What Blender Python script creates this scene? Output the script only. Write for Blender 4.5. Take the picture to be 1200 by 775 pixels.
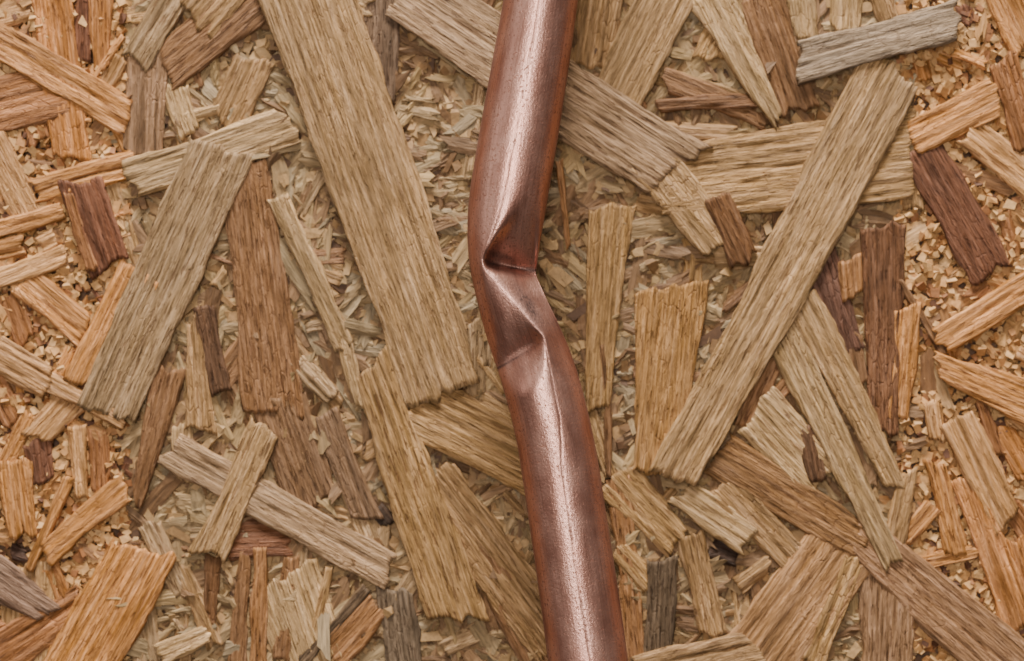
import bpy, math, random
import numpy as np
from mathutils import Matrix, Vector

for o in list(bpy.data.objects):
    bpy.data.objects.remove(o)
scene = bpy.context.scene
C = scene.collection
rnd = random.Random(11)

# ------------------------------------------------------------------ camera, light, exposure
S = 0.000178                    # metres per photograph pixel on the board's face
ZC = 0.30                       # height of the middle of the picture
CAM_D = 0.50                    # camera to board face
PIPE_D = 0.479                   # camera to pipe axis
SP = S * PIPE_D / CAM_D         # metres per photograph pixel at the pipe
PIPE_Y = -(CAM_D - PIPE_D)

cam_data = bpy.data.cameras.new('camera')
cam = bpy.data.objects.new('camera', cam_data)
C.objects.link(cam)
cam.location = (0, -CAM_D, ZC)
cam.rotation_euler = (math.radians(90), 0, 0)
cam_data.sensor_width = 36
cam_data.lens = 36 * CAM_D / (1200 * S)
cam_data.clip_start = 0.01
cam_data.clip_end = 50
cam_data.dof.use_dof = True
cam_data.dof.focus_distance = PIPE_D - 0.005
cam_data.dof.aperture_fstop = 14
scene.camera = cam

world = bpy.data.worlds.new('World')
scene.world = world
world.use_nodes = True
world.node_tree.nodes['Background'].inputs[0].default_value = (1.0, 0.78, 0.64, 1)
world.node_tree.nodes['Background'].inputs[1].default_value = 0.085

def area(name, loc, target, sx, sy, power, col):
    d = bpy.data.lights.new(name, 'AREA')
    d.shape = 'RECTANGLE'
    d.size, d.size_y = sx, sy
    d.energy = power
    d.color = col
    o = bpy.data.objects.new(name, d)
    C.objects.link(o)
    o.location = loc
    o.rotation_euler = (Vector(target) - Vector(loc)).to_track_quat('-Z', 'Y').to_euler()
    return o

area('ceiling_lamp', (-0.04, -0.40, ZC + 0.98), (0, 0, ZC), 0.42, 0.32, 38.0, (1.0, 0.94, 0.86))
area('work_lamp', (-0.07, -1.05, ZC + 0.10), (0, 0, ZC), 0.22, 0.56, 8.0, (1.0, 0.93, 0.87))
area('left_fill_light', (-1.6, -0.8, ZC + 0.4), (0, 0, ZC), 0.6, 0.9, 2.4, (1.0, 0.93, 0.88))  # soft fill added on the left to brighten the pipe's flank

scene.cycles.max_bounces = 5
scene.cycles.diffuse_bounces = 1
scene.view_settings.exposure = 0.10
scene.view_settings.gamma = 1.0
scene.view_settings.use_curve_mapping = False

# ------------------------------------------------------------------ helpers
def lin(c):
    return tuple(((v / 255) / 12.92) if v / 255 <= 0.04045 else (((v / 255) + 0.055) / 1.055) ** 2.4 for v in c)

def hash2(ix, iy, seed):
    n = (ix * 374761393 + iy * 668265263 + seed * 982451653) & 0x7fffffff
    n = ((n ^ (n >> 13)) * 1274126177) & 0x7fffffff
    n = (n ^ (n >> 16)) & 0xffff
    return n / 65535.0

def noise(x, y, seed):
    x = np.asarray(x, float); y = np.asarray(y, float)
    x, y = np.broadcast_arrays(x, y)
    ix = np.floor(x).astype(np.int64); iy = np.floor(y).astype(np.int64)
    fx = x - ix; fy = y - iy
    fx = fx * fx * (3 - 2 * fx); fy = fy * fy * (3 - 2 * fy)
    a = hash2(ix, iy, seed); b = hash2(ix + 1, iy, seed)
    c = hash2(ix, iy + 1, seed); d = hash2(ix + 1, iy + 1, seed)
    return (a * (1 - fx) + b * fx) * (1 - fy) + (c * (1 - fx) + d * fx) * fy

def mesh_from(name, verts, faces, mat, smooth=True):
    me = bpy.data.meshes.new(name)
    me.from_pydata([tuple(v) for v in verts], [], faces)
    me.materials.append(mat)
    if smooth:
        me.polygons.foreach_set('use_smooth', [True] * len(me.polygons))
    me.update()
    return me

def new_mat(name):
    m = bpy.data.materials.new(name)
    m.use_nodes = True
    nt = m.node_tree
    b = nt.nodes['Principled BSDF']
    return m, nt, b

def N(nt, typ, **kw):
    n = nt.nodes.new(typ)
    for k, v in kw.items():
        setattr(n, k, v)
    return n

def mathn(nt, op, a, b=None, clamp=False):
    n = N(nt, 'ShaderNodeMath', operation=op, use_clamp=clamp)
    for i, v in enumerate((a, b)):
        if v is None: continue
        if isinstance(v, (int, float)): n.inputs[i].default_value = v
        else: nt.links.new(v, n.inputs[i])
    return n.outputs[0]

def maprange(nt, val, a, b, c, d):
    n = N(nt, 'ShaderNodeMapRange')
    n.inputs['From Min'].default_value = a; n.inputs['From Max'].default_value = b
    n.inputs['To Min'].default_value = c; n.inputs['To Max'].default_value = d
    nt.links.new(val, n.inputs['Value'])
    return n.outputs[0]

def mix(nt, blend, fac, a, b):
    n = N(nt, 'ShaderNodeMix', data_type='RGBA', blend_type=blend)
    for sock, v in ((n.inputs[0], fac), (n.inputs[6], a), (n.inputs[7], b)):
        if isinstance(v, (int, float)): sock.default_value = v
        elif isinstance(v, tuple): sock.default_value = (*v, 1) if len(v) == 3 else v
        else: nt.links.new(v, sock)
    return n.outputs[2]

def noise_tex(nt, vec, w, scale, detail=3, rough=0.55, dist=0.0):
    n = N(nt, 'ShaderNodeTexNoise', noise_dimensions='3D')
    n.inputs['Scale'].default_value = scale
    n.inputs['Detail'].default_value = detail
    n.inputs['Roughness'].default_value = rough
    n.inputs['Distortion'].default_value = dist
    nt.links.new(vec, n.inputs['Vector'])
    return n.outputs['Fac']

# ------------------------------------------------------------------ materials
def strand_material():
    m, nt, b = new_mat('strand_wood')
    tc = N(nt, 'ShaderNodeTexCoord'); oi = N(nt, 'ShaderNodeObjectInfo')
    w = mathn(nt, 'MULTIPLY', oi.outputs['Random'], 60.0)
    def vec(lx, ly, lz=30):
        n = N(nt, 'ShaderNodeVectorMath', operation='MULTIPLY')
        nt.links.new(tc.outputs['Object'], n.inputs[0])
        n.inputs[1].default_value = (1 / (lx * S), 1 / (ly * S), 1 / (lz * S))
        a = N(nt, 'ShaderNodeVectorMath', operation='ADD')
        nt.links.new(n.outputs[0], a.inputs[0]); nt.links.new(w, a.inputs[1])
        return a.outputs[0]
    big = noise_tex(nt, vec(150, 40), w, 1.0, 2)
    fib = noise_tex(nt, vec(70, 3.4), w, 1.0, 4, 0.62, 0.15)
    fine = noise_tex(nt, vec(16, 1.9), w, 1.0, 3, 0.65, 0.2)
    pore = noise_tex(nt, vec(24, 1.9), w, 1.0, 1, 0.5, 0.3)
    col = oi.outputs['Color']
    hs = N(nt, 'ShaderNodeHueSaturation')
    nt.links.new(col, hs.inputs['Color'])
    nt.links.new(maprange(nt, big, 0.3, 0.7, 0.80, 1.16), hs.inputs['Value'])
    nt.links.new(maprange(nt, fib, 0.3, 0.7, 1.12, 0.92), hs.inputs['Saturation'])
    c = mix(nt, 'MULTIPLY', 1.0, hs.outputs[0], maprange(nt, fib, 0.34, 0.64, 0.54, 1.34))
    c = mix(nt, 'MULTIPLY', 1.0, c, maprange(nt, fine, 0.32, 0.68, 0.76, 1.20))
    r2 = mathn(nt, 'FRACT', mathn(nt, 'MULTIPLY', oi.outputs['Random'], 17.3))
    band = noise_tex(nt, vec(320, 8), w, 1.0, 1, 0.5, 0.2)
    c = mix(nt, 'MULTIPLY', maprange(nt, r2, 0, 1, 1.0, 0.15), c, maprange(nt, band, 0.35, 0.65, 0.72, 1.16))
    pm = mathn(nt, 'MULTIPLY', maprange(nt, pore, 0.60, 0.65, 0.0, 1.0), maprange(nt, r2, 0, 1, 0.25, 0.9))
    c = mix(nt, 'MULTIPLY', pm, c, (0.42, 0.33, 0.27))
    # wood cells: short bricks along the grain with thin dark joints
    wig = N(nt, 'ShaderNodeVectorMath', operation='ADD')
    nt.links.new(vec(22, 4.8), wig.inputs[0])
    wn = N(nt, 'ShaderNodeTexNoise', noise_dimensions='3D'); wn.inputs['Scale'].default_value = 1.0
    nt.links.new(vec(30, 12), wn.inputs['Vector'])
    nt.links.new(wn.outputs['Color'], wig.inputs[1])
    vo = N(nt, 'ShaderNodeTexVoronoi', voronoi_dimensions='2D', feature='DISTANCE_TO_EDGE')
    vo.inputs['Scale'].default_value = 1.0
    nt.links.new(wig.outputs[0], vo.inputs['Vector'])
    vm = maprange(nt, vo.outputs['Distance'], 0.0, 0.09, 1.0, 0.0)
    vm = mathn(nt, 'MULTIPLY', vm, maprange(nt, big, 0.40, 0.65, 0.0, 0.75))
    vm = mathn(nt, 'MULTIPLY', vm, maprange(nt, r2, 0, 1, 0.8, 0.3))
    c = mix(nt, 'MULTIPLY', vm, c, (0.45, 0.35, 0.27))
    nt.links.new(c, b.inputs['Base Color'])
    nt.links.new(maprange(nt, fine, 0.3, 0.7, 0.72, 0.52), b.inputs['Roughness'])
    b.inputs['Specular IOR Level'].default_value = 0.28
    h = mathn(nt, 'ADD', mathn(nt, 'MULTIPLY', fib, 1.0), mathn(nt, 'MULTIPLY', fine, 0.7))
    h = mathn(nt, 'SUBTRACT', h, mathn(nt, 'MULTIPLY', vm, 0.6))
    h = mathn(nt, 'SUBTRACT', h, mathn(nt, 'MULTIPLY', pm, 0.9))
    bp = N(nt, 'ShaderNodeBump')
    bp.inputs['Strength'].default_value = 0.9
    bp.inputs['Distance'].default_value = 3.8 * S
    nt.links.new(h, bp.inputs['Height'])
    nt.links.new(bp.outputs[0], b.inputs['Normal'])
    return m

def chip_material():
    m, nt, b = new_mat('chip_wood')
    at = N(nt, 'ShaderNodeAttribute', attribute_name='tint')
    tc = N(nt, 'ShaderNodeTexCoord')
    f = noise_tex(nt, tc.outputs['Object'], None, 1 / (5 * S), 3, 0.6)
    c = mix(nt, 'MULTIPLY', 1.0, at.outputs['Color'], maprange(nt, f, 0.3, 0.7, 0.78, 1.18))
    nt.links.new(c, b.inputs['Base Color'])
    b.inputs['Roughness'].default_value = 0.65
    b.inputs['Specular IOR Level'].default_value = 0.3
    bp = N(nt, 'ShaderNodeBump')
    bp.inputs['Strength'].default_value = 0.5
    bp.inputs['Distance'].default_value = 1.5 * S
    nt.links.new(f, bp.inputs['Height'])
    nt.links.new(bp.outputs[0], b.inputs['Normal'])
    return m

def core_material():
    m, nt, b = new_mat('board_core')
    tc = N(nt, 'ShaderNodeTexCoord')
    f = noise_tex(nt, tc.outputs['Object'], None, 1 / (14 * S), 4, 0.6)
    c = mix(nt, 'MIX', maprange(nt, f, 0.35, 0.65, 0, 1), lin((56, 36, 24)), lin((98, 68, 44)))
    nt.links.new(c, b.inputs['Base Color'])
    b.inputs['Roughness'].default_value = 0.8
    return m

def copper_material():
    m, nt, b = new_mat('copper')
    at = N(nt, 'ShaderNodeAttribute', attribute_name='tarnish_shade')
    uv = N(nt, 'ShaderNodeUVMap')
    def vec(a, c):
        n = N(nt, 'ShaderNodeVectorMath', operation='MULTIPLY')
        nt.links.new(uv.outputs[0], n.inputs[0])
        n.inputs[1].default_value = (1 / a, 1 / c, 1)
        return n.outputs[0]
    cloud = noise_tex(nt, vec(30, 60), None, 1.0, 4, 0.6)
    streak = noise_tex(nt, vec(3.2, 120), None, 1.0, 3, 0.6)
    grit = noise_tex(nt, vec(2.6, 3.4), None, 1.0, 3, 0.6)
    spots = noise_tex(nt, vec(3.4, 4.4), None, 1.0, 2, 0.6)
    c = mix(nt, 'MIX', maprange(nt, cloud, 0.35, 0.65, 0, 1), (0.53, 0.268, 0.208), (0.63, 0.362, 0.29))
    c = mix(nt, 'MULTIPLY', 1.0, c, maprange(nt, streak, 0.3, 0.7, 0.88, 1.08))
    patch = noise_tex(nt, vec(16, 46), None, 1.0, 5, 0.65, 0.4)
    c = mix(nt, 'MULTIPLY', maprange(nt, patch, 0.50, 0.62, 0.0, 0.26), c, (0.58, 0.50, 0.48))
    sp = maprange(nt, mathn(nt, 'ADD', spots, mathn(nt, 'MULTIPLY', cloud, 0.35)), 0.76, 0.84, 0.0, 0.8)
    c = mix(nt, 'MULTIPLY', sp, c, (0.42, 0.34, 0.30))
    scr = noise_tex(nt, vec(0.9, 150), None, 1.0, 2, 0.5)
    c = mix(nt, 'MULTIPLY', maprange(nt, scr, 0.58, 0.66, 0.0, 0.6), c, (0.45, 0.36, 0.33))
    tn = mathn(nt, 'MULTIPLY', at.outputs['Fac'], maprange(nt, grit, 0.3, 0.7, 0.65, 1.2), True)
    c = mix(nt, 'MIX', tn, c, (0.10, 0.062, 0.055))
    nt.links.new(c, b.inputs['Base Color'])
    b.inputs['Metallic'].default_value = 0.94
    b.inputs['Specular Tint'].default_value = (0.27, 0.33, 0.38, 1)
    r = mathn(nt, 'ADD', maprange(nt, cloud, 0.3, 0.7, 0.33, 0.42), mathn(nt, 'MULTIPLY', sp, 0.25))
    r = mathn(nt, 'ADD', r, mathn(nt, 'MULTIPLY', tn, 0.2), True)
    nt.links.new(r, b.inputs['Roughness'])
    h = mathn(nt, 'ADD', grit, mathn(nt, 'MULTIPLY', streak, 0.25))
    h = mathn(nt, 'SUBTRACT', h, mathn(nt, 'MULTIPLY', sp, 0.25))
    bp = N(nt, 'ShaderNodeBump')
    bp.inputs['Strength'].default_value = 0.5
    bp.inputs['Distance'].default_value = 0.8 * SP
    nt.links.new(h, bp.inputs['Height'])
    nt.links.new(bp.outputs[0], b.inputs['Normal'])
    return m

M_STRAND, M_CHIP, M_CORE, M_COPPER = strand_material(), chip_material(), core_material(), copper_material()

# ------------------------------------------------------------------ the board
# board-frame pixels (u right, v down, h towards the camera) to metres
def bp_(u, v, h=0.0):
    return ((u - 600) * S, -h * S, ZC + (387.5 - v) * S)

U0, U1, V0, V1_ = -330, 1530, -260, 1040
def build_core():
    x0, x1 = (U0 - 600) * S, (U1 - 600) * S
    z0, z1 = ZC + (387.5 - V1_) * S, ZC + (387.5 - V0) * S
    yf, yb = 11 * S, 0.018
    vs = [(x0, yf, z0), (x1, yf, z0), (x1, yf, z1), (x0, yf, z1), (x0, yb, z0), (x1, yb, z0), (x1, yb, z1), (x0, yb, z1)]
    fs = [(0, 1, 2, 3), (5, 4, 7, 6), (4, 5, 1, 0), (3, 2, 6, 7), (4, 0, 3, 7), (1, 5, 6, 2)]
    o = bpy.data.objects.new('strand_board', mesh_from('strand_board', vs, fs, M_CORE, False))
    C.objects.link(o)
    o['label'] = 'rough beige and orange-brown strand board of pressed wood strands and chips behind the copper pipe'
    o['category'] = 'wood board'
    return o
BOARD = build_core()

# palette (sRGB, wood tones)
P = dict(
    B=(178, 149, 108), Y=(175, 143, 97), G=(166, 142, 108), L=(188, 161, 119), T=(170, 139, 98),
    W=(142, 108, 75), O=(166, 124, 82), D=(102, 76, 54), K=(100, 85, 66), S=(152, 136, 114), R=(126, 92, 60),
    # redder tones near the left and right edges
    a=(203, 149, 91), p=(206, 162, 112), o=(184, 130, 76), r=(118, 78, 54), m=(122, 84, 62), g=(144, 118, 98), b=(156, 110, 70),
)
HOLES = ((848, 648, 21, 13), (447, 606, 14, 13), (23, 648, 13, 9), (298, 50, 9, 6), (322, 150, 8, 6), (440, 88, 6, 9))   # small dark gaps seen in the board
def in_hole(u, v, grow=0.0):
    m = np.zeros(np.shape(u), bool)
    for a, b_, c, d in HOLES:
        m = m | (((u - a) / (c + grow)) ** 2 + ((v - b_) / (d + grow)) ** 2 < 1)
    return m
N_STRANDS = 0
ALB = 0.74                      # raw wood reflects a little less than its palette tone
def strand(x1, y1, x2, y2, w1, w2, col, lev, rag=1.0, rel=1.0, label=None, jit=0.05, bow=0.0):
    """one wood strand from (x1,y1) to (x2,y2) along its grain, w1 and w2 wide, top face at level lev"""
    global N_STRANDS
    N_STRANDS += 1
    seed = 101 + N_STRANDS * 7
    rr = random.Random(seed)
    dx, dy = x2 - x1, -(y2 - y1)
    L = math.hypot(dx, dy)
    ang = math.atan2(dy, dx)
    wm = max(w1, w2)
    nx = int(min(64, max(5, L / 5.0)))
    ny = int(min(46, max(4, wm / 2.1)))
    t = np.linspace(0, 1, nx + 1)[:, None]
    q = np.linspace(-1, 1, ny + 1)[None, :]
    # splintered ends: each fibre bundle stops at its own length
    e1 = (noise(q * wm / 22.0 + 40, 0.5, seed) - 0.35) * 15 * rag + (noise(q * wm / 5.0 + 9, 0.5, seed + 1) - 0.5) * 5 * rag
    e2 = (noise(q * wm / 22.0 + 90, 0.5, seed + 2) - 0.35) * 15 * rag + (noise(q * wm / 5.0 + 19, 0.5, seed + 3) - 0.5) * 5 * rag
    c1, c2 = rr.uniform(-0.38, 0.38) * wm * 0.5, rr.uniform(-0.38, 0.38) * wm * 0.5
    e1 = e1 + c1 * q; e2 = e2 + c2 * q
    x = -L / 2 + e1 + t * (L - e2 - e1)
    half = (w1 + (w2 - w1) * t) / 2
    edge = 1 + 0.16 * (noise(x / 85.0, np.sign(q) * 5 + 0.5, seed + 24) - 0.5) * np.abs(q) + ((noise(x / 40.0, np.sign(q) * 3 + 0.5, seed + 4) - 0.5) * 7 + (noise(x / 11.0, np.sign(q) * 3 + 0.5, seed + 14) - 0.5) * 3.0) / np.maximum(wm / 2, 6) * np.abs(q)
    y = q * half * edge
    curve = rr.uniform(-1, 1) * 0.014 * L + bow
    y = y + curve * (1 - (2 * t - 1) ** 2)
    # fibre relief: staggered cells along the grain, deep narrow splits, a slow warp
    f1 = noise(x / 34 + 0.3 * noise(x / 60, y / 9, seed + 8), y / 4.4, seed + 5) - 0.5
    f2 = noise(x / 12, y / 3.4, seed + 6) - 0.5
    f3 = np.clip(noise(x / 48, y / 4.2, seed + 7) - 0.66, 0, 1)
    wp = noise(x / 90, y / 45, seed + 9) - 0.5
    z = (1.4 * f1 + 0.9 * f2 - 9.5 * f3) * rel + 2.6 * wp
    z = z - 2.0 * np.clip((np.abs(q) - 0.80) / 0.20, 0, 1) ** 2
    z = z + rr.uniform(-0.7, 0.7) * q + rr.uniform(-1.0, 1.0) * (2 * t - 1)
    thick = 6.0
    V = np.stack([x, y, z], -1).reshape(-1, 3)
    idx = np.arange((nx + 1) * (ny + 1)).reshape(nx + 1, ny + 1)
    faces = np.stack([idx[:-1, :-1], idx[1:, :-1], idx[1:, 1:], idx[:-1, 1:]], -1).reshape(-1, 4).tolist()
    loop = list(idx[:, 0]) + list(idx[-1, 1:]) + list(idx[-2::-1, -1]) + list(idx[0, -2:0:-1])
    base = len(V)
    low = V[loop].copy(); low[:, 2] -= thick
    V = np.concatenate([V, low]) * S
    n = len(loop)
    for i in range(n):
        j = (i + 1) % n
        faces.append((loop[j], loop[i], base + i, base + j))
    me = mesh_from('wood_strand', V, [tuple(int(k) for k in f) for f in faces], M_STRAND)
    o = bpy.data.objects.new('wood_strand', me)
    C.objects.link(o)
    ca, sa = math.cos(ang), math.sin(ang)
    cx, cy, cz = bp_((x1 + x2) / 2, (y1 + y2) / 2, lev * 1.7 + 2 + rr.uniform(-0.6, 0.6))
    o.matrix_world = Matrix(((ca, -sa, 0, cx), (0, 0, -1, cy), (sa, ca, 0, cz), (0, 0, 0, 1)))
    o.parent = BOARD
    c = P[col] if isinstance(col, str) else col
    k = 0.97 + rr.uniform(-jit, jit)
    c = (c[0] * 1.03, c[1] * 0.975, c[2] * 0.93)
    lc = [v * ALB for v in lin(tuple(min(255, v * k) for v in c))]
    o.color = (*lc, 1)
    if label: o['label'] = label
    return o

# strands read off the photograph: start, end, widths, wood, layer
TR = [
    # left edge, redder in tone and crisper
    (-25, 36, 152, 142, 44, 44, 'a', 4), (60, -12, 86, 186, 46, 44, 'o', 2), (119, -10, 121, 86, 26, 22, 'o', 2),
    (96, -12, 97, 78, 22, 20, 'r', 0), (145, 42, 107, 95, 9, 7, 'a', 3), (144, 66, 120, 110, 17, 15, 'p', 2),
    (-8, 18, 36, 6, 34, 30, 'p', 1), (-15, 158, 40, 262, 38, 36, 'p', 2), (36, 219, 158, 184, 16, 18, 'a', 4),
    (44, 231, 158, 204, 14, 16, 'a', 3), (92, 210, 128, 320, 46, 44, 'r', 5), (82, 224, 112, 318, 13, 17, 'b', 6),
    (112, 208, 146, 306, 14, 14, (140, 94, 68), 6),
    (-22, 276, 80, 247, 24, 20, 'a', 4), (-12, 296, 32, 287, 24, 22, 'a', 3), (46, 290, 68, 279, 20, 20, 'p', 3),
    (-18, 335, 78, 296, 26, 24, 'p', 4), (28, 328, 104, 392, 42, 40, 'a', 3), (8, 340, 30, 402, 34, 28, 'b', 1),
    (168, 318, 104, 455, 58, 62, 'a', 5), (-14, 408, 60, 452, 42, 40, 'p', 5), (54, 446, 146, 496, 26, 20, 'p', 5),
    (-4, 560, 36, 484, 20, 18, 'a', 3), (86, 466, 42, 514, 40, 34, 'p', 3), (91, 494, 98, 586, 22, 16, 'p', 4),
    (114, 500, 118, 582, 26, 22, 'b', 2), (16, 538, 30, 632, 42, 30, 'a', 4), (42, 512, 50, 568, 36, 30, 'm', 2),
    (84, 552, 34, 670, 14, 12, 'a', 5), (150, 570, 52, 652, 32, 28, 'a', 5), (-20, 668, 62, 720, 54, 30, 'g', 5),
    (-14, 778, 96, 706, 60, 40, 'b', 4), (172, 640, 84, 800, 80, 84, 'a', 6), (58, 658, 74, 704, 26, 20, 'o', 3),
    (-10, 440, 20, 500, 30, 30, 'b', 1), (128, 200, 162, 330, 26, 26, 'T', 1), (22, 96, 48, 170, 30, 26, 'b', 1),
    (128, 130, 150, 180, 18, 14, 'a', 1),
    # left middle
    (260, 170, 122, 486, 80, 70, 'G', 6), (150, 212, 342, 146, 44, 46, 'L', 5), (216, -20, 158, 76, 42, 38, 'G', 4),
    (172, 56, 168, 186, 52, 46, (158, 128, 98), 2), (306, -12, 194, 84, 62, 52, 'W', 3), (204, 98, 224, 158, 32, 28, 'L', 2),
    (300, 66, 262, 150, 48, 46, 'T', 2), (342, -50, 522, 466, 108, 92, 'B', 8), (450, -16, 446, 118, 48, 34, (112, 94, 76), 3),
    (412, -14, 420, 40, 30, 24, 'D', 1), (198, 430, 160, 592, 44, 14, 'W', 3), (226, 372, 236, 508, 14, 40, 'T', 3),
    (240, 358, 262, 462, 24, 28, 'D', 4), (286, 196, 322, 486, 56, 70, 'W', 3), (322, 464, 368, 596, 66, 62, (132, 104, 76), 2),
    (326, 228, 408, 412, 26, 24, 'L', 5), (404, 396, 424, 478, 18, 12, 'L', 4), (310, 496, 244, 652, 38, 42, 'B', 6),
    (196, 524, 458, 672, 46, 44, (170, 144, 112), 4), (268, 632, 342, 630, 52, 48, (118, 80, 54), 1), (276, 785, 286, 648, 22, 12, 'W', 2),
    (300, 785, 306, 640, 22, 16, 'O', 3), (330, 780, 342, 650, 24, 18, 'W', 2), (362, 780, 388, 660, 16, 10, 'Y', 3),
    (352, 778, 432, 686, 16, 12, (124, 104, 80), 3), (386, 770, 444, 706, 44, 34, 'O', 3), (462, 690, 476, 800, 46, 44, (116, 102, 84), 2),
    (184, 768, 246, 742, 28, 22, 'L', 3), (436, 422, 540, 726, 48, 74, 'Y', 6), (482, 470, 680, 572, 78, 70, 'Y', 5),
    (504, 556, 660, 764, 64, 62, 'T', 4), (172, 610, 214, 700, 28, 26, 'G', 2), (210, 660, 254, 760, 22, 24, 'T', 1),
    (160, 690, 176, 790, 40, 36, 'G', 2), (450, 600, 440, 660, 20, 26, 'G', 1), (382, 480, 432, 610, 30, 34, (138, 112, 86), 2),
    (214, 500, 216, 560, 26, 22, 'L', 2), (560, 640, 640, 790, 40, 44, 'W', 2), (410, 560, 440, 640, 36, 30, 'G', 1),
    (252, 650, 246, 742, 20, 14, 'R', 1), (346, 420, 392, 470, 24, 22, 'G', 2), (378, 330, 392, 400, 20, 20, (150, 124, 98), 1),
    # behind and right of the pipe
    (470, -14, 796, 200, 74, 88, (164, 139, 109), 7), (756, 180, 846, 292, 60, 46, 'B', 6), (790, -20, 722, 120, 68, 62, 'B', 5),
    (832, -10, 912, 144, 56, 16, 'L', 5), (884, -16, 936, 134, 56, 46, 'W', 4), (778, 92, 906, 146, 24, 26, 'W', 2),
    (770, 124, 900, 118, 16, 14, 'R', 3), (760, 150, 860, 158, 22, 18, 'T', 1), (784, 212, 1070, 176, 84, 110, 'Y', 5),
    (1044, 76, 784, 562, 82, 56, 'B', 9), (930, 76, 1119, 25, 46, 48, 'S', 10), (704, -14, 690, 84, 62, 56, 'T', 2),
    (838, 230, 874, 308, 30, 36, 'R', 7), (788, 332, 766, 556, 86, 52, (180, 141, 90), 4), (716, 240, 700, 482, 54, 28, 'Y', 3),
    (706, 400, 714, 556, 10, 8, 'W', 4), (654, 186, 668, 296, 10, 6, 'O', 4), (958, 292, 996, 420, 42, 44, (104, 76, 62), 3),
    (1034, 262, 1036, 508, 54, 30, (126, 90, 62), 5), (1062, 356, 1050, 492, 34, 24, 'a', 4), (903, 366, 1044, 662, 46, 26, 'L', 7),
    (936, 342, 1050, 572, 42, 26, 'B', 6), (1046, 640, 1064, 552, 26, 18, 'T', 5), (884, 476, 968, 566, 66, 58, 'L', 5),
    (944, 500, 956, 562, 24, 22, 'D', 6), (836, 530, 1012, 640, 52, 42, (146, 112, 74), 5), (846, 566, 934, 658, 42, 36, 'T', 4),
    (796, 576, 880, 634, 38, 36, 'L', 5), (808, 620, 838, 748, 32, 30, 'T', 4), (776, 652, 770, 768, 36, 32, 'K', 4),
    (716, 556, 796, 640, 58, 44, 'Y', 3), (724, 560, 744, 780, 30, 24, 'O', 2), (990, 632, 868, 806, 92, 96, (168, 132, 92), 5),
    (1004, 650, 948, 784, 26, 28, 'Y', 6), (752, 792, 888, 756, 48, 44, 'T', 6), (1042, 658, 1038, 785, 62, 62, (156, 126, 96), 4),
    (940, -8, 946, 48, 36, 30, 'L', 3), (992, -14, 990, 42, 38, 30, 'L', 3), (1032, -10, 1046, 32, 30, 26, 'T', 2),
    (896, 130, 900, 152, 30, 26, 'W', 2), (906, 420, 872, 500, 30, 24, 'W', 2), (938, 430, 900, 476, 22, 18, 'O', 2),
    (994, 300, 998, 350, 26, 24, 'O', 4),
    (998, 390, 1006, 450, 22, 20, 'W', 2), (940, 566, 960, 600, 24, 20, 'B', 3), (720, 640, 764, 690, 30, 26, 'Y', 2),
    (860, 690, 900, 660, 24, 20, 'T', 3), (690, 480, 716, 560, 20, 18, 'B', 1),
    (828, 642, 868, 657, 24, 20, (64, 46, 33), 1.5), (440, 598, 454, 614, 22, 20, (70, 54, 40), 1), (12, 644, 36, 652, 18, 14, (70, 48, 34), 1),  # dark pieces filling the gaps, their colour standing in for shade
    (430, 10, 446, 30, 20, 16, (84, 66, 50), 2), (436, 76, 446, 100, 12, 10, (70, 54, 42), 3.5),  # last piece darkens a gap the same way, shade by colour
    # right edge, redder in tone and crisper
    (1064, 166, 1168, 114, 42, 44, 'a', 6), (1132, 152, 1222, 226, 38, 40, 'p', 5), (1080, 176, 1162, 324, 50, 52, 'm', 4),
    (1172, 70, 1204, 180, 34, 38, 'b', 5), (1176, -24, 1212, 52, 60, 58, 'a', 4), (1128, 4, 1144, 32, 26, 22, 'm', 1),
    (1078, 72, 1086, 100, 18, 14, 'o', 2), (1096, 402, 1218, 328, 34, 38, 'a', 6), (1094, 426, 1222, 480, 28, 54, 'a', 7),
    (1052, 326, 1106, 420, 9, 9, 'W', 5), (1118, 488, 1180, 616, 42, 40, 'p', 5), (1094, 538, 1122, 652, 24, 26, 'a', 5),
    (1130, 556, 1196, 738, 34, 40, (196, 142, 90), 4), (1186, 628, 1216, 726, 38, 40, 'o', 3), (1058, 634, 1096, 590, 20, 20, 'a', 4),
    (1080, 662, 1146, 646, 18, 18, 'a', 4), (1004, 622, 1200, 796, 50, 76, (168, 133, 100), 5), (1092, 470, 1100, 522, 18, 16, 'p', 3),
    (1172, 500, 1208, 566, 30, 28, 'o', 2), (1180, 590, 1206, 630, 26, 24, 'b', 1), (1146, 468, 1172, 540, 12, 14, 'b', 4),
    (1110, 60, 1160, 80, 12, 10, 'a', 3), (1098, 66, 1126, 78, 14, 10, 'a', 2), (1110, 196, 1128, 232, 18, 16, 'p', 2),
    (1064, 200, 1072, 250, 26, 26, 'T', 3), (1130, 236, 1146, 300, 12, 12, 'a', 1), (1176, 250, 1192, 300, 20, 18, 'b', 1),
    (1140, 350, 1160, 330, 22, 18, 'b', 1), (1168, 690, 1190, 650, 20, 22, 'b', 2),
]
for a in TR:
    lab = {'K': 'charcoal grey wood strand', 'S': 'weathered grey wood strand', 'm': 'purple brown wood strand',
           'D': 'dark brown wood strand', 'r': 'dark reddish brown wood strand', 'o': 'orange wood strand'}.get(a[6] if isinstance(a[6], str) else '')
    strand(*a, label=lab)

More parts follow.
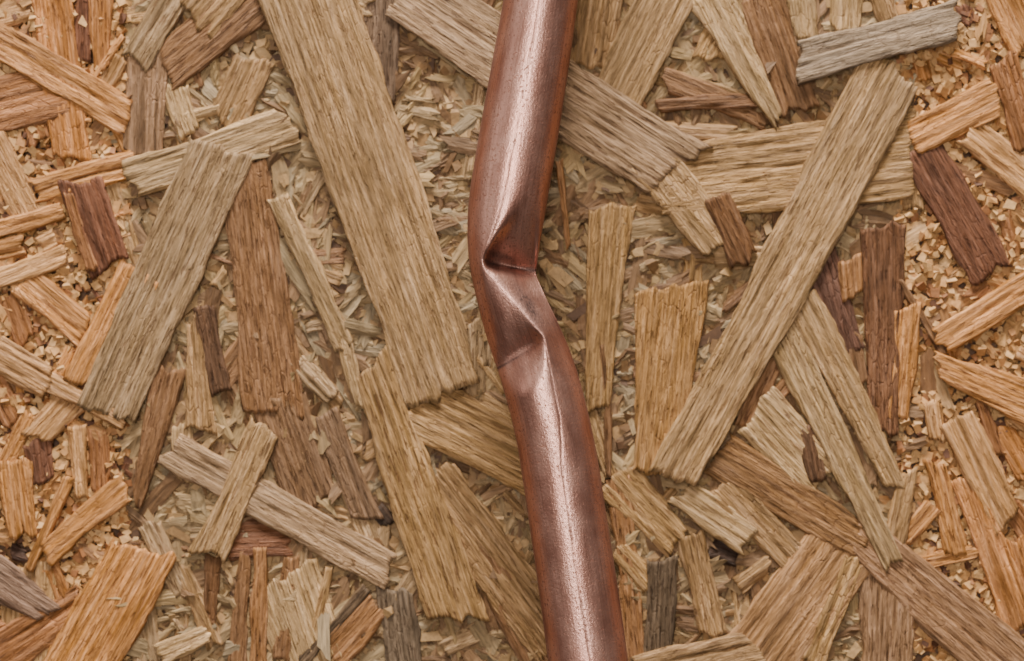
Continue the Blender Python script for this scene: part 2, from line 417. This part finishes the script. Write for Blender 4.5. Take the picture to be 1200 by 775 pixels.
# smaller strands between and beneath the ones above, and the board beyond the picture
def filler(n, u0, u1, v0, v1, cols, lmin, lmax, wmin, wmax, levs, avoid=None):
    k = 0
    while k < n:
        x, y = rnd.uniform(u0, u1), rnd.uniform(v0, v1)
        if (avoid and avoid(x, y)) or bool(in_hole(x, y, 28)):
            continue
        L, w, a = rnd.uniform(lmin, lmax), rnd.uniform(wmin, wmax), rnd.uniform(0, math.pi)
        dx, dy = math.cos(a) * L / 2, math.sin(a) * L / 2
        strand(x - dx, y - dy, x + dx, y + dy, w, w * rnd.uniform(0.6, 1.0), rnd.choice(cols), rnd.choice(levs), jit=0.1)
        k += 1
filler(46, 160, 1040, 0, 775, 'BYGTWTTWG', 60, 130, 16, 32, (-0.6, -0.3, 0), lambda x, y: 630 < x < 740 and 170 < y < 520)
filler(38, 160, 1040, 0, 775, 'BYGTWTLWG', 26, 56, 8, 16, (-0.2, 0.2, 0.6), lambda x, y: 630 < x < 740 and 170 < y < 400)
filler(14, 0, 150, 0, 775, 'apobr', 30, 60, 9, 16, (-0.4, 0, 0.3))
filler(8, 1060, 1200, 0, 775, 'apob', 26, 48, 8, 13, (-0.6, -0.3))
for u0, u1, v0, v1, n, cols in ((-320, -30, -240, 1020, 11, 'apobr'), (1230, 1520, -240, 1020, 11, 'apobm'),
                                (-20, 1220, -240, -40, 8, 'BYGTLW'), (-20, 1220, 815, 1020, 8, 'BYGTLW')):
    filler(n, u0, u1, v0, v1, cols, 180, 340, 50, 100, (1, 2, 3, 4, 5))

# chips: everything between the strands is packed with small angular chips nobody could count
def build_chips():
    iv = np.array([(-1, -1, -1), (1, -1, -1), (1, 1, -1), (-1, 1, -1), (-1, -1, 1), (1, -1, 1), (1, 1, 1), (-1, 1, 1)], float)
    jf = np.array([(0, 3, 2), (0, 2, 1), (4, 5, 6), (4, 6, 7), (0, 1, 5), (0, 5, 4), (1, 2, 6), (1, 6, 5), (2, 3, 7), (2, 7, 6), (3, 0, 4), (3, 4, 7)])
    rg = np.random.default_rng(5)
    cs = []
    step = 8.6
    for layer in (0, 1):
        for v in np.arange(V0 + 8, V1_ - 8, step):
            for u in np.arange(U0 + 8, U1 - 8, step):
                cs.append((u + rg.uniform(-4, 4), v + rg.uniform(-4, 4), layer))
    cs = np.array(cs); n = len(cs)
    side = (cs[:, 0] < 150) | (cs[:, 0] > 1052)
    cs[:, 0:2] += np.where(side[:, None], 0, rg.uniform(-3, 3, (len(cs), 2)))
    dens = noise(cs[:, 0] / 60, cs[:, 1] / 60, 3)
    keep = (rg.random(n) < np.where(cs[:, 2] == 0, 1.0, 0.3 + 0.7 * dens) * np.where(side, 0.95, np.where(cs[:, 2] == 0, 0.8, 0.06)))
    keep &= ~in_hole(cs[:, 0], cs[:, 1], 2)
    cs, side = cs[keep], side[keep]; n = len(cs)
    a = np.where(side, rg.uniform(3.6, 7.4, n), np.exp(rg.normal(2.35, 0.40, n)))
    b = np.where(side, a * rg.uniform(0.6, 1.0, n), rg.uniform(3.6, 7.4, n))
    c = np.where(side, rg.uniform(2.0, 3.6, n), rg.uniform(1.3, 2.4, n))
    P0 = iv[None] * rg.uniform(0.5, 1.15, (n, 8, 3))
    P0 = P0 * np.stack([a, b, c], -1)[:, None, :]
    tilt = rg.normal(0, np.where(side, 0.5, 0.22), n)
    field = noise(cs[:, 0] / 70, cs[:, 1] / 70, 13) * 2.2 * math.pi
    rot = np.where(side, rg.uniform(0, 2 * math.pi, n), field + rg.normal(0, 0.55, n))
    x, y, z = P0[..., 0], P0[..., 1], P0[..., 2]
    x, z = x * np.cos(tilt)[:, None] - z * np.sin(tilt)[:, None], x * np.sin(tilt)[:, None] + z * np.cos(tilt)[:, None]
    x, y = x * np.cos(rot)[:, None] - y * np.sin(rot)[:, None], x * np.sin(rot)[:, None] + y * np.cos(rot)[:, None]
    u = x + cs[:, 0:1]; v = y + cs[:, 1:2]
    h = z + np.where(cs[:, 2] == 0, np.where(side, -3.6, -6.0), -0.2)[:, None] + rg.uniform(-1.5, 1.5, (n, 1))
    W = np.stack([(u - 600) * S, -h * S, ZC + (387.5 - v) * S], -1).reshape(-1, 3)
    F = (jf[None] + (np.arange(n) * 8)[:, None, None]).reshape(-1, 3)
    me = bpy.data.meshes.new('wood_chips')
    me.vertices.add(len(W)); me.vertices.foreach_set('co', W.ravel())
    me.loops.add(F.size); me.loops.foreach_set('vertex_index', F.ravel())
    me.polygons.add(len(F)); me.polygons.foreach_set('loop_start', np.arange(0, F.size, 3)); me.polygons.foreach_set('loop_total', np.full(len(F), 3))
    me.update(calc_edges=True)
    pal_s = np.array([lin(c) for c in ((206, 160, 106), (200, 151, 96), (192, 140, 85), (176, 122, 70), (148, 96, 55), (96, 60, 38))])
    pal_c = np.array([lin(c) for c in ((170, 136, 92), (160, 126, 83), (150, 115, 74), (134, 100, 63), (116, 84, 52), (90, 63, 41))])
    k = rg.choice(6, n, p=(0.26, 0.26, 0.2, 0.14, 0.09, 0.05))
    col = np.where(side[:, None], pal_s[k], pal_c[k]) * ALB * rg.uniform(0.85, 1.12, (n, 1))
    at = me.attributes.new('tint', 'FLOAT_COLOR', 'FACE')
    at.data.foreach_set('color', np.repeat(np.concatenate([col, np.ones((n, 1))], 1), 12, axis=0).astype(np.float32).ravel())
    me.polygons.foreach_set('use_smooth', np.zeros(len(me.polygons), bool))
    me.materials.append(M_CHIP)
    me.validate()
    o = bpy.data.objects.new('wood_chips', me)
    C.objects.link(o)
    o.parent = BOARD
    o['kind'] = 'stuff'
build_chips()

# splinters: short thin slivers pressed flat among the chips, too many to count
def splinter_material():
    m, nt, b = new_mat('splinter_wood')
    at = N(nt, 'ShaderNodeAttribute', attribute_name='tint'); uv = N(nt, 'ShaderNodeUVMap')
    def vec(lx, ly):
        n = N(nt, 'ShaderNodeVectorMath', operation='MULTIPLY')
        nt.links.new(uv.outputs[0], n.inputs[0]); n.inputs[1].default_value = (1 / lx, 1 / ly, 1)
        return n.outputs[0]
    fib = noise_tex(nt, vec(30, 3.6), None, 1.0, 4, 0.62, 0.5)
    c = mix(nt, 'MULTIPLY', 1.0, at.outputs['Color'], maprange(nt, fib, 0.32, 0.66, 0.56, 1.14))
    nt.links.new(c, b.inputs['Base Color'])
    b.inputs['Roughness'].default_value = 0.65
    b.inputs['Specular IOR Level'].default_value = 0.28
    bp = N(nt, 'ShaderNodeBump')
    bp.inputs['Strength'].default_value = 0.9; bp.inputs['Distance'].default_value = 3 * S
    nt.links.new(fib, bp.inputs['Height']); nt.links.new(bp.outputs[0], b.inputs['Normal'])
    return m

def build_splinters():
    rg = np.random.default_rng(23)
    cs = []
    for v in np.arange(V0 + 20, V1_ - 20, 11.0):
        for u in np.arange(U0 + 20, U1 - 20, 11.0):
            cs.append((u + rg.uniform(-8, 8), v + rg.uniform(-8, 8)))
    cs = np.array(cs)
    side = (cs[:, 0] < 150) | (cs[:, 0] > 1052)
    dens = noise(cs[:, 0] / 80, cs[:, 1] / 80, 17)
    keep = rg.random(len(cs)) < np.where(side, 0.14, 0.55 + 0.5 * dens)
    keep &= ~in_hole(cs[:, 0], cs[:, 1], 17)
    cs, side = cs[keep], side[keep]; n = len(cs)
    nx, ny = 6, 3
    L = np.exp(rg.normal(3.68, 0.42, n)); w = np.clip(L * rg.uniform(0.12, 0.36, n), 4, 18)
    t = np.linspace(-0.5, 0.5, nx + 1)[None, :, None]; q = np.linspace(-0.5, 0.5, ny + 1)[None, None, :]
    x = t * L[:, None, None] + (np.abs(t) > 0.49) * rg.uniform(-0.14, 0.14, (n, nx + 1, ny + 1)) * L[:, None, None]
    taper = 1 + rg.uniform(-0.5, 0.5, n)[:, None, None] * t * 1.4
    y = q * w[:, None, None] * taper * (1 + rg.uniform(-0.16, 0.16, (n, nx + 1, 1))) + rg.uniform(-1, 1, (n, 1, 1)) * 6 * t * t * (L / 40)[:, None, None]
    z = rg.normal(0, 0.55, (n, nx + 1, ny + 1)) + rg.normal(0, 0.10, (n, 1, 1)) * x + rg.normal(0, 0.16, (n, 1, 1)) * y - 2.2 * (np.abs(q) > 0.49) * rg.uniform(0.2, 1, (n, 1, ny + 1))
    gx, gy = x + rg.uniform(0, 9000, (n, 1, 1)), y + rg.uniform(0, 900, (n, 1, 1))
    field = noise(cs[:, 0] / 110, cs[:, 1] / 110, 19) * 2.4 * math.pi
    rot = field + rg.normal(0, 0.6, n)
    c, s_ = np.cos(rot)[:, None, None], np.sin(rot)[:, None, None]
    u = cs[:, 0][:, None, None] + x * c - y * s_; v = cs[:, 1][:, None, None] + x * s_ + y * c
    h = z + np.where(rg.random((n, 1, 1)) < 0.04, rg.uniform(1, 4.5, (n, 1, 1)), rg.uniform(-9.0, 2.0, (n, 1, 1)))
    idx = np.arange((nx + 1) * (ny + 1)).reshape(nx + 1, ny + 1)
    loop = np.array(list(idx[:, 0]) + list(idx[-1, 1:]) + list(idx[-2::-1, -1]) + list(idx[0, -2:0:-1]))
    m0 = idx.size; k = len(loop); nv = m0 + k
    def flat(a): return a.reshape(n, -1)
    U, Vv, H, GX, GY = map(flat, (u, v, h, np.broadcast_to(gx, u.shape), np.broadcast_to(gy, u.shape)))
    U, Vv, GX, GY = [np.concatenate([a, a[:, loop]], 1) for a in (U, Vv, GX, GY)]
    H = np.concatenate([H, H[:, loop] - 4.5], 1)
    top = np.stack([idx[:-1, :-1], idx[:-1, 1:], idx[1:, 1:], idx[1:, :-1]], -1).reshape(-1, 4)
    sk = np.array([(loop[i], loop[(i + 1) % k], m0 + (i + 1) % k, m0 + i) for i in range(k)])
    qf = np.concatenate([top, sk]); nf = len(qf)
    F = (qf[None] + (np.arange(n) * nv)[:, None, None]).reshape(-1, 4)
    W = np.stack([(U - 600) * S, -H * S, ZC + (387.5 - Vv) * S], -1).reshape(-1, 3)
    me = bpy.data.meshes.new('wood_splinters')
    me.vertices.add(len(W)); me.vertices.foreach_set('co', W.ravel())
    me.loops.add(F.size); me.loops.foreach_set('vertex_index', F.ravel())
    me.polygons.add(len(F)); me.polygons.foreach_set('loop_start', np.arange(0, F.size, 4)); me.polygons.foreach_set('loop_total', np.full(len(F), 4))
    me.update(calc_edges=True)
    pc = np.array([lin(P[a]) for a in 'BYGTTWWR']); ps = np.array([lin(P[a]) for a in 'apaobaob'])
    kk = rg.integers(0, 8, n)
    col = np.where(side[:, None], ps[kk], pc[kk]) * ALB * rg.uniform(0.66, 1.02, (n, 1))
    at = me.attributes.new('tint', 'FLOAT_COLOR', 'FACE')
    at.data.foreach_set('color', np.repeat(np.concatenate([col, np.ones((n, 1))], 1), nf, axis=0).astype(np.float32).ravel())
    lay = me.uv_layers.new(name='UVMap')
    lay.data.foreach_set('uv', np.stack([GX.ravel(), GY.ravel()], -1)[F.ravel()].astype(np.float32).ravel())
    me.polygons.foreach_set('use_smooth', np.zeros(len(me.polygons), bool))
    me.materials.append(splinter_material())
    o = bpy.data.objects.new('wood_splinters', me)
    C.objects.link(o); o.parent = BOARD
    o['kind'] = 'stuff'
build_splinters()

# ------------------------------------------------------------------ the kinked copper pipe
# outline of the pipe, photograph pixels at the pipe's own distance
LEFT = [(-400, 642), (0, 590), (60, 579), (120, 568), (180, 557.5), (220, 551), (251, 548), (282, 547.6), (305, 549.5), (322, 552), (344, 557),
        (375, 564.4), (406, 573.5), (430, 582), (433, 583.2), (438, 584.6), (460, 591), (493, 600), (524, 606.6), (555, 611.5), (586, 616.2), (640, 624), (671, 628.5), (726, 636), (770, 641.5), (1250, 702)]
RIGHT = [(-400, 730), (0, 677.5), (60, 669.5), (120, 660.5), (180, 651), (220, 644), (251, 639), (282, 633.5), (312, 629), (320, 627.8), (326, 629.5), (344, 637),
         (375, 652), (406, 666), (434, 676), (462, 684), (493, 691.5), (524, 698), (555, 703.5), (586, 708), (640, 716.5), (671, 721.5), (726, 729.5), (770, 735.5), (1250, 797)]
RAD = 46.0
def interp(tab, y):
    a = np.array(tab, float)
    return np.interp(y, a[:, 0], a[:, 1])
def outline(y):
    off = np.linspace(-9, 9, 7)
    near = np.minimum(np.abs(y - 321), np.abs(y - 433))
    k = np.clip(near / 14, 0.12, 1)
    l = np.mean([interp(LEFT, y + o * k) for o in off], axis=0)
    r = np.mean([interp(RIGHT, y + o * k) for o in off], axis=0)
    return l, r

def smooth01(t):
    t = np.clip(t, 0, 1)
    return t * t * (3 - 2 * t)

def front_depth(x, y, l, r):
    """height of the pipe's front wall above its axis at (x, y); folds in between y = 235 and 475"""
    mid, half = (l + r) / 2, (r - l) / 2
    s = np.clip((x - mid) / half, -1, 1)
    base = RAD * np.sqrt(1 - s * s)
    z = base.copy()
    # crease 1 runs right from the upper end of the ridge, crease 2 left from its lower end
    xs1 = [560, 566, 573, 585, 605, 628]; v1y = [306, 307, 310, 313, 317, 321]; v1z = [38, 32, 7, -5, -10, -9]
    ysR = np.linspace(321, 480, 160); xR = np.interp(ysR, np.array(RIGHT)[:, 0], np.array(RIGHT)[:, 1])
    V1 = np.where(x <= 628, np.interp(x, xs1, v1y), np.interp(x, xR, ysR))
    Z1 = np.where(x <= 628, np.interp(x, xs1, v1z), np.interp(x, [628, 640, 652, 667, 686], [-3, 14, 22, 13, 0]))
    xs2 = [583, 592, 605, 620, 630, 636]; v2y = [432, 425, 415, 404, 395, 391]; v2z = [-1, 9, 14, 20, 31, 44]
    ysL = np.linspace(300, 432, 140); xL = np.interp(ysL, np.array(LEFT)[:, 0], np.array(LEFT)[:, 1])
    V2 = np.where(x >= 583, np.interp(x, xs2, v2y), np.interp(x, xL, ysL))
    Z2 = np.where(x >= 583, np.interp(x, xs2, v2z), 0.0)
    rx = [566, 576, 590, 605, 620, 632]; ry = [307, 320, 337, 354, 373, 390]; rz = [37, 37, 38, 39.5, 42, 45]
    RY = np.interp(x, rx, ry); RZ = np.interp(x, rx, rz)
    upx = np.interp(y, [200, 235, 262, 285, 305, 310], [606, 598, 588, 576, 566, 564])
    # A: wall above crease 1, right of the upper ridge
    A = (y <= V1) & (y > 200) & (x > upx) & (x < 632)
    t = np.clip((y - 212) / (V1 - 212), 0, 1) ** 2.3
    q = smooth01((x - upx) / np.interp(y, [212, 300], [30, 9]))
    z = np.where(A, base + (Z1 - base) * t * q, z)
    # B: from the ridge across to crease 1, and below its end to the right flank
    xr = np.interp(y, ry + [420, 450], rx + [641, 648]); zr = np.interp(y, ry, rz)
    zr = np.where(y > 390, np.interp(y, [390, 400], [45, 46]), zr)
    xe = np.where(y < 321, np.interp(y, v1y, xs1), r); ze = np.where(y < 321, np.interp(y, v1y, v1z), np.interp(y, [321, 330, 345, 375, 410, 450], [-9, 1, 11, 18, 11, 0]))
    w = np.clip((x - xr) / np.maximum(xe - xr, 1), 0, 1)
    B = (y > 307) & (y < 460) & (x > xr) & (x <= xe + 0.01)
    zB = zr + (ze - zr) * w ** 1.15
    kB = 1 - smooth01((y - 385) / 70)
    z = np.where(B, base + (zB - base) * kB, z)
    # C: between the ridge (or the left flank) and crease 2
    yt = np.where(x < 566, 300.0, RY)
    zt = np.where(x < 566, base, RZ)
    Cc = (y >= yt) & (y <= V2) & (x < 634)
    t = np.clip((y - yt) / np.maximum(V2 - yt, 1), 0, 1)
    zc = np.where(x < 566, base + (Z2 - base) * t ** 2 * np.clip((x - l) / 16, 0, 1), zt + (Z2 - zt) * t ** 1.7)
    z = np.where(Cc, np.minimum(zc, np.maximum(base, zt)), z)
    # D: below crease 2 the wall comes back out
    D = (y > V2) & (y < V2 + 60) & (x < 640) & (y > 385)
    t = np.clip((y - V2) / np.interp(x, [583, 640], [42, 60]), 0, 1)
    z = np.where(D, Z2 + (base - Z2) * (1 - (1 - t) ** 1.25), z)
    return z

SEAM = [(-400, 700), (0, 633), (46, 625.5), (102, 614.6), (164, 603.7), (210, 594), (240, 588), (262, 582), (291, 571), (306, 566)]
SEAM2 = [(396, 636), (420, 641), (446, 647), (480, 654), (555, 659), (601, 665.6), (640, 670.5), (671, 676), (726, 684), (769, 691), (1250, 752)]

def build_pipe():
    ys = np.concatenate([np.arange(-330, 196, 3.0), np.arange(196, 486, 1.0), np.arange(486, 1106, 3.0)])
    nf, nb = 132, 40
    th = np.linspace(0, math.pi, nf + 1)
    l, r = outline(ys)
    mid, half = (l + r) / 2, (r - l) / 2
    X = mid[:, None] - half[:, None] * np.cos(th)[None]
    Y = np.repeat(ys[:, None], nf + 1, 1)
    Z = front_depth(X, Y, l[:, None], r[:, None])
    # round the folds a little
    k0, k1 = np.searchsorted(ys, 198), np.searchsorted(ys, 484)
    for _ in range(34):
        Zs = Z.copy()
        Zs[1:-1, 1:-1] = (4 * Z[1:-1, 1:-1] + 2 * (Z[:-2, 1:-1] + Z[2:, 1:-1]) + 1.0 * (Z[1:-1, :-2] + Z[1:-1, 2:])) / 10
        Z[k0:k1] = Zs[k0:k1]
    env = np.sin(th)[None]
    Z = Z + env * (0.5 * (noise(X / 34, Y / 110, 21) - 0.5) + 0.2 * (noise(X / 11, Y / 30, 22) - 0.5))
    # long scratches along the pipe
    sx1 = interp(SEAM, ys)[:, None]; sx2 = interp(SEAM2, ys)[:, None]
    wob = (noise(ys / 14, 0.5, 31) - 0.5)[:, None] * 2.2
    on1 = (ys[:, None] < 306); on2 = (ys[:, None] > 400)
    d = np.where(on1, np.abs(X - sx1 - wob), np.where(on2, np.abs(X - sx2 - wob), 99.0))
    depth = 0.15 + 0.55 * noise(ys / 22, 0.5, 33)[:, None]
    Z = Z - depth * np.exp(-(d / 1.1) ** 2)
    tb = np.linspace(math.pi, 2 * math.pi, nb + 1)[1:-1]
    Xb = mid[:, None] - half[:, None] * np.cos(tb)[None]
    Zb = np.repeat((RAD * np.sin(tb))[None], len(ys), 0)
    XX = np.concatenate([X, Xb], 1); ZZ = np.concatenate([Z, Zb], 1)
    n = XX.shape[1]
    W = np.stack([(XX - 600) * SP, PIPE_Y - ZZ * SP, ZC + (387.5 - np.repeat(ys[:, None], n, 1)) * SP], -1).reshape(-1, 3)
    m = len(ys)
    idx = np.arange(m * n).reshape(m, n)
    nxt = np.roll(idx, -1, 1)
    F = np.stack([idx[:-1], idx[1:], nxt[1:], nxt[:-1]], -1).reshape(-1, 4)
    faces = [tuple(f) for f in F.tolist()]
    me = mesh_from('copper_pipe', W, faces, M_COPPER)
    # tarnish: scratch lines, oxidised band, streaks; shade painted on facet B and creases
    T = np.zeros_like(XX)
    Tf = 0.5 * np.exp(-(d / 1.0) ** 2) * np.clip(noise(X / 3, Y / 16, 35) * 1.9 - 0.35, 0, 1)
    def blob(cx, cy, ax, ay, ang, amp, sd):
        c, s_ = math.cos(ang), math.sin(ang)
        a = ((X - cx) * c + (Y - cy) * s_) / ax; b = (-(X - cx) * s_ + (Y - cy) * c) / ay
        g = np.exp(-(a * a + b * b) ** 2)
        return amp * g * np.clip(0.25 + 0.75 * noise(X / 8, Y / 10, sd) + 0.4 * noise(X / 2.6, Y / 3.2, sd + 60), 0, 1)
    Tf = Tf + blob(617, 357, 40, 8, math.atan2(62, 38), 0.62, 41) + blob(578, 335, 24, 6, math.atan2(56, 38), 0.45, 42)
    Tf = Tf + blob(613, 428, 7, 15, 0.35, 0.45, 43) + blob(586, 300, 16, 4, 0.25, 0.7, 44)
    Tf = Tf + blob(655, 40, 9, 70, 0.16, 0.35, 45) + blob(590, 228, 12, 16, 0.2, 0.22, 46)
    Tf = Tf + blob(630, 362, 50, 24, math.atan2(66, 44), 0.42, 47) * np.clip((Y - 318) / 6, 0, 1)  # brown shade painted over facet B, toning down its lamp reflection
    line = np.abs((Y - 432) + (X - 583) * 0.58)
    Tf = Tf + 0.95 * np.exp(-(line / 2.0) ** 2) * smooth01((626 - X) / 24)  # painted shade along crease 2
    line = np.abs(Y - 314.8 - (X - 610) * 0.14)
    Tf = Tf + 0.95 * np.exp(-(line / 3.0) ** 2) * smooth01((X - 570) / 40)  # painted shade along crease 1, covering its bright lip
    Tf = Tf + 0.8 * np.exp(-((Y - 306 - (X - 566) * 0.3) / 3.2) ** 2) * smooth01((X - 565) / 4) * (1 - 0.8 * smooth01((X - 578) / 14))  # painted shade in the left corner of crease 1
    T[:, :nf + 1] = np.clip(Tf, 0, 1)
    at = me.attributes.new('tarnish_shade', 'FLOAT', 'POINT')
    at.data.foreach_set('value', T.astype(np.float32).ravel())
    # unrolled coordinates (pixels round the wall, pixels along it)
    uvx = np.concatenate([th, tb]) * RAD
    UX = np.repeat(uvx[None], m, 0); UY = np.repeat(ys[:, None], n, 1)
    uv = np.stack([UX, UY], -1).reshape(-1, 2)
    lay = me.uv_layers.new(name='UVMap')
    li = np.empty(len(me.loops), np.int32); me.loops.foreach_get('vertex_index', li)
    lay.data.foreach_set('uv', uv[li].astype(np.float32).ravel())
    o = bpy.data.objects.new('copper_pipe', me)
    C.objects.link(o)
    o['label'] = 'bent copper pipe with a buckled kink, running upright in front of the wood board'
    o['category'] = 'pipe'
build_pipe()
print('strands', N_STRANDS)
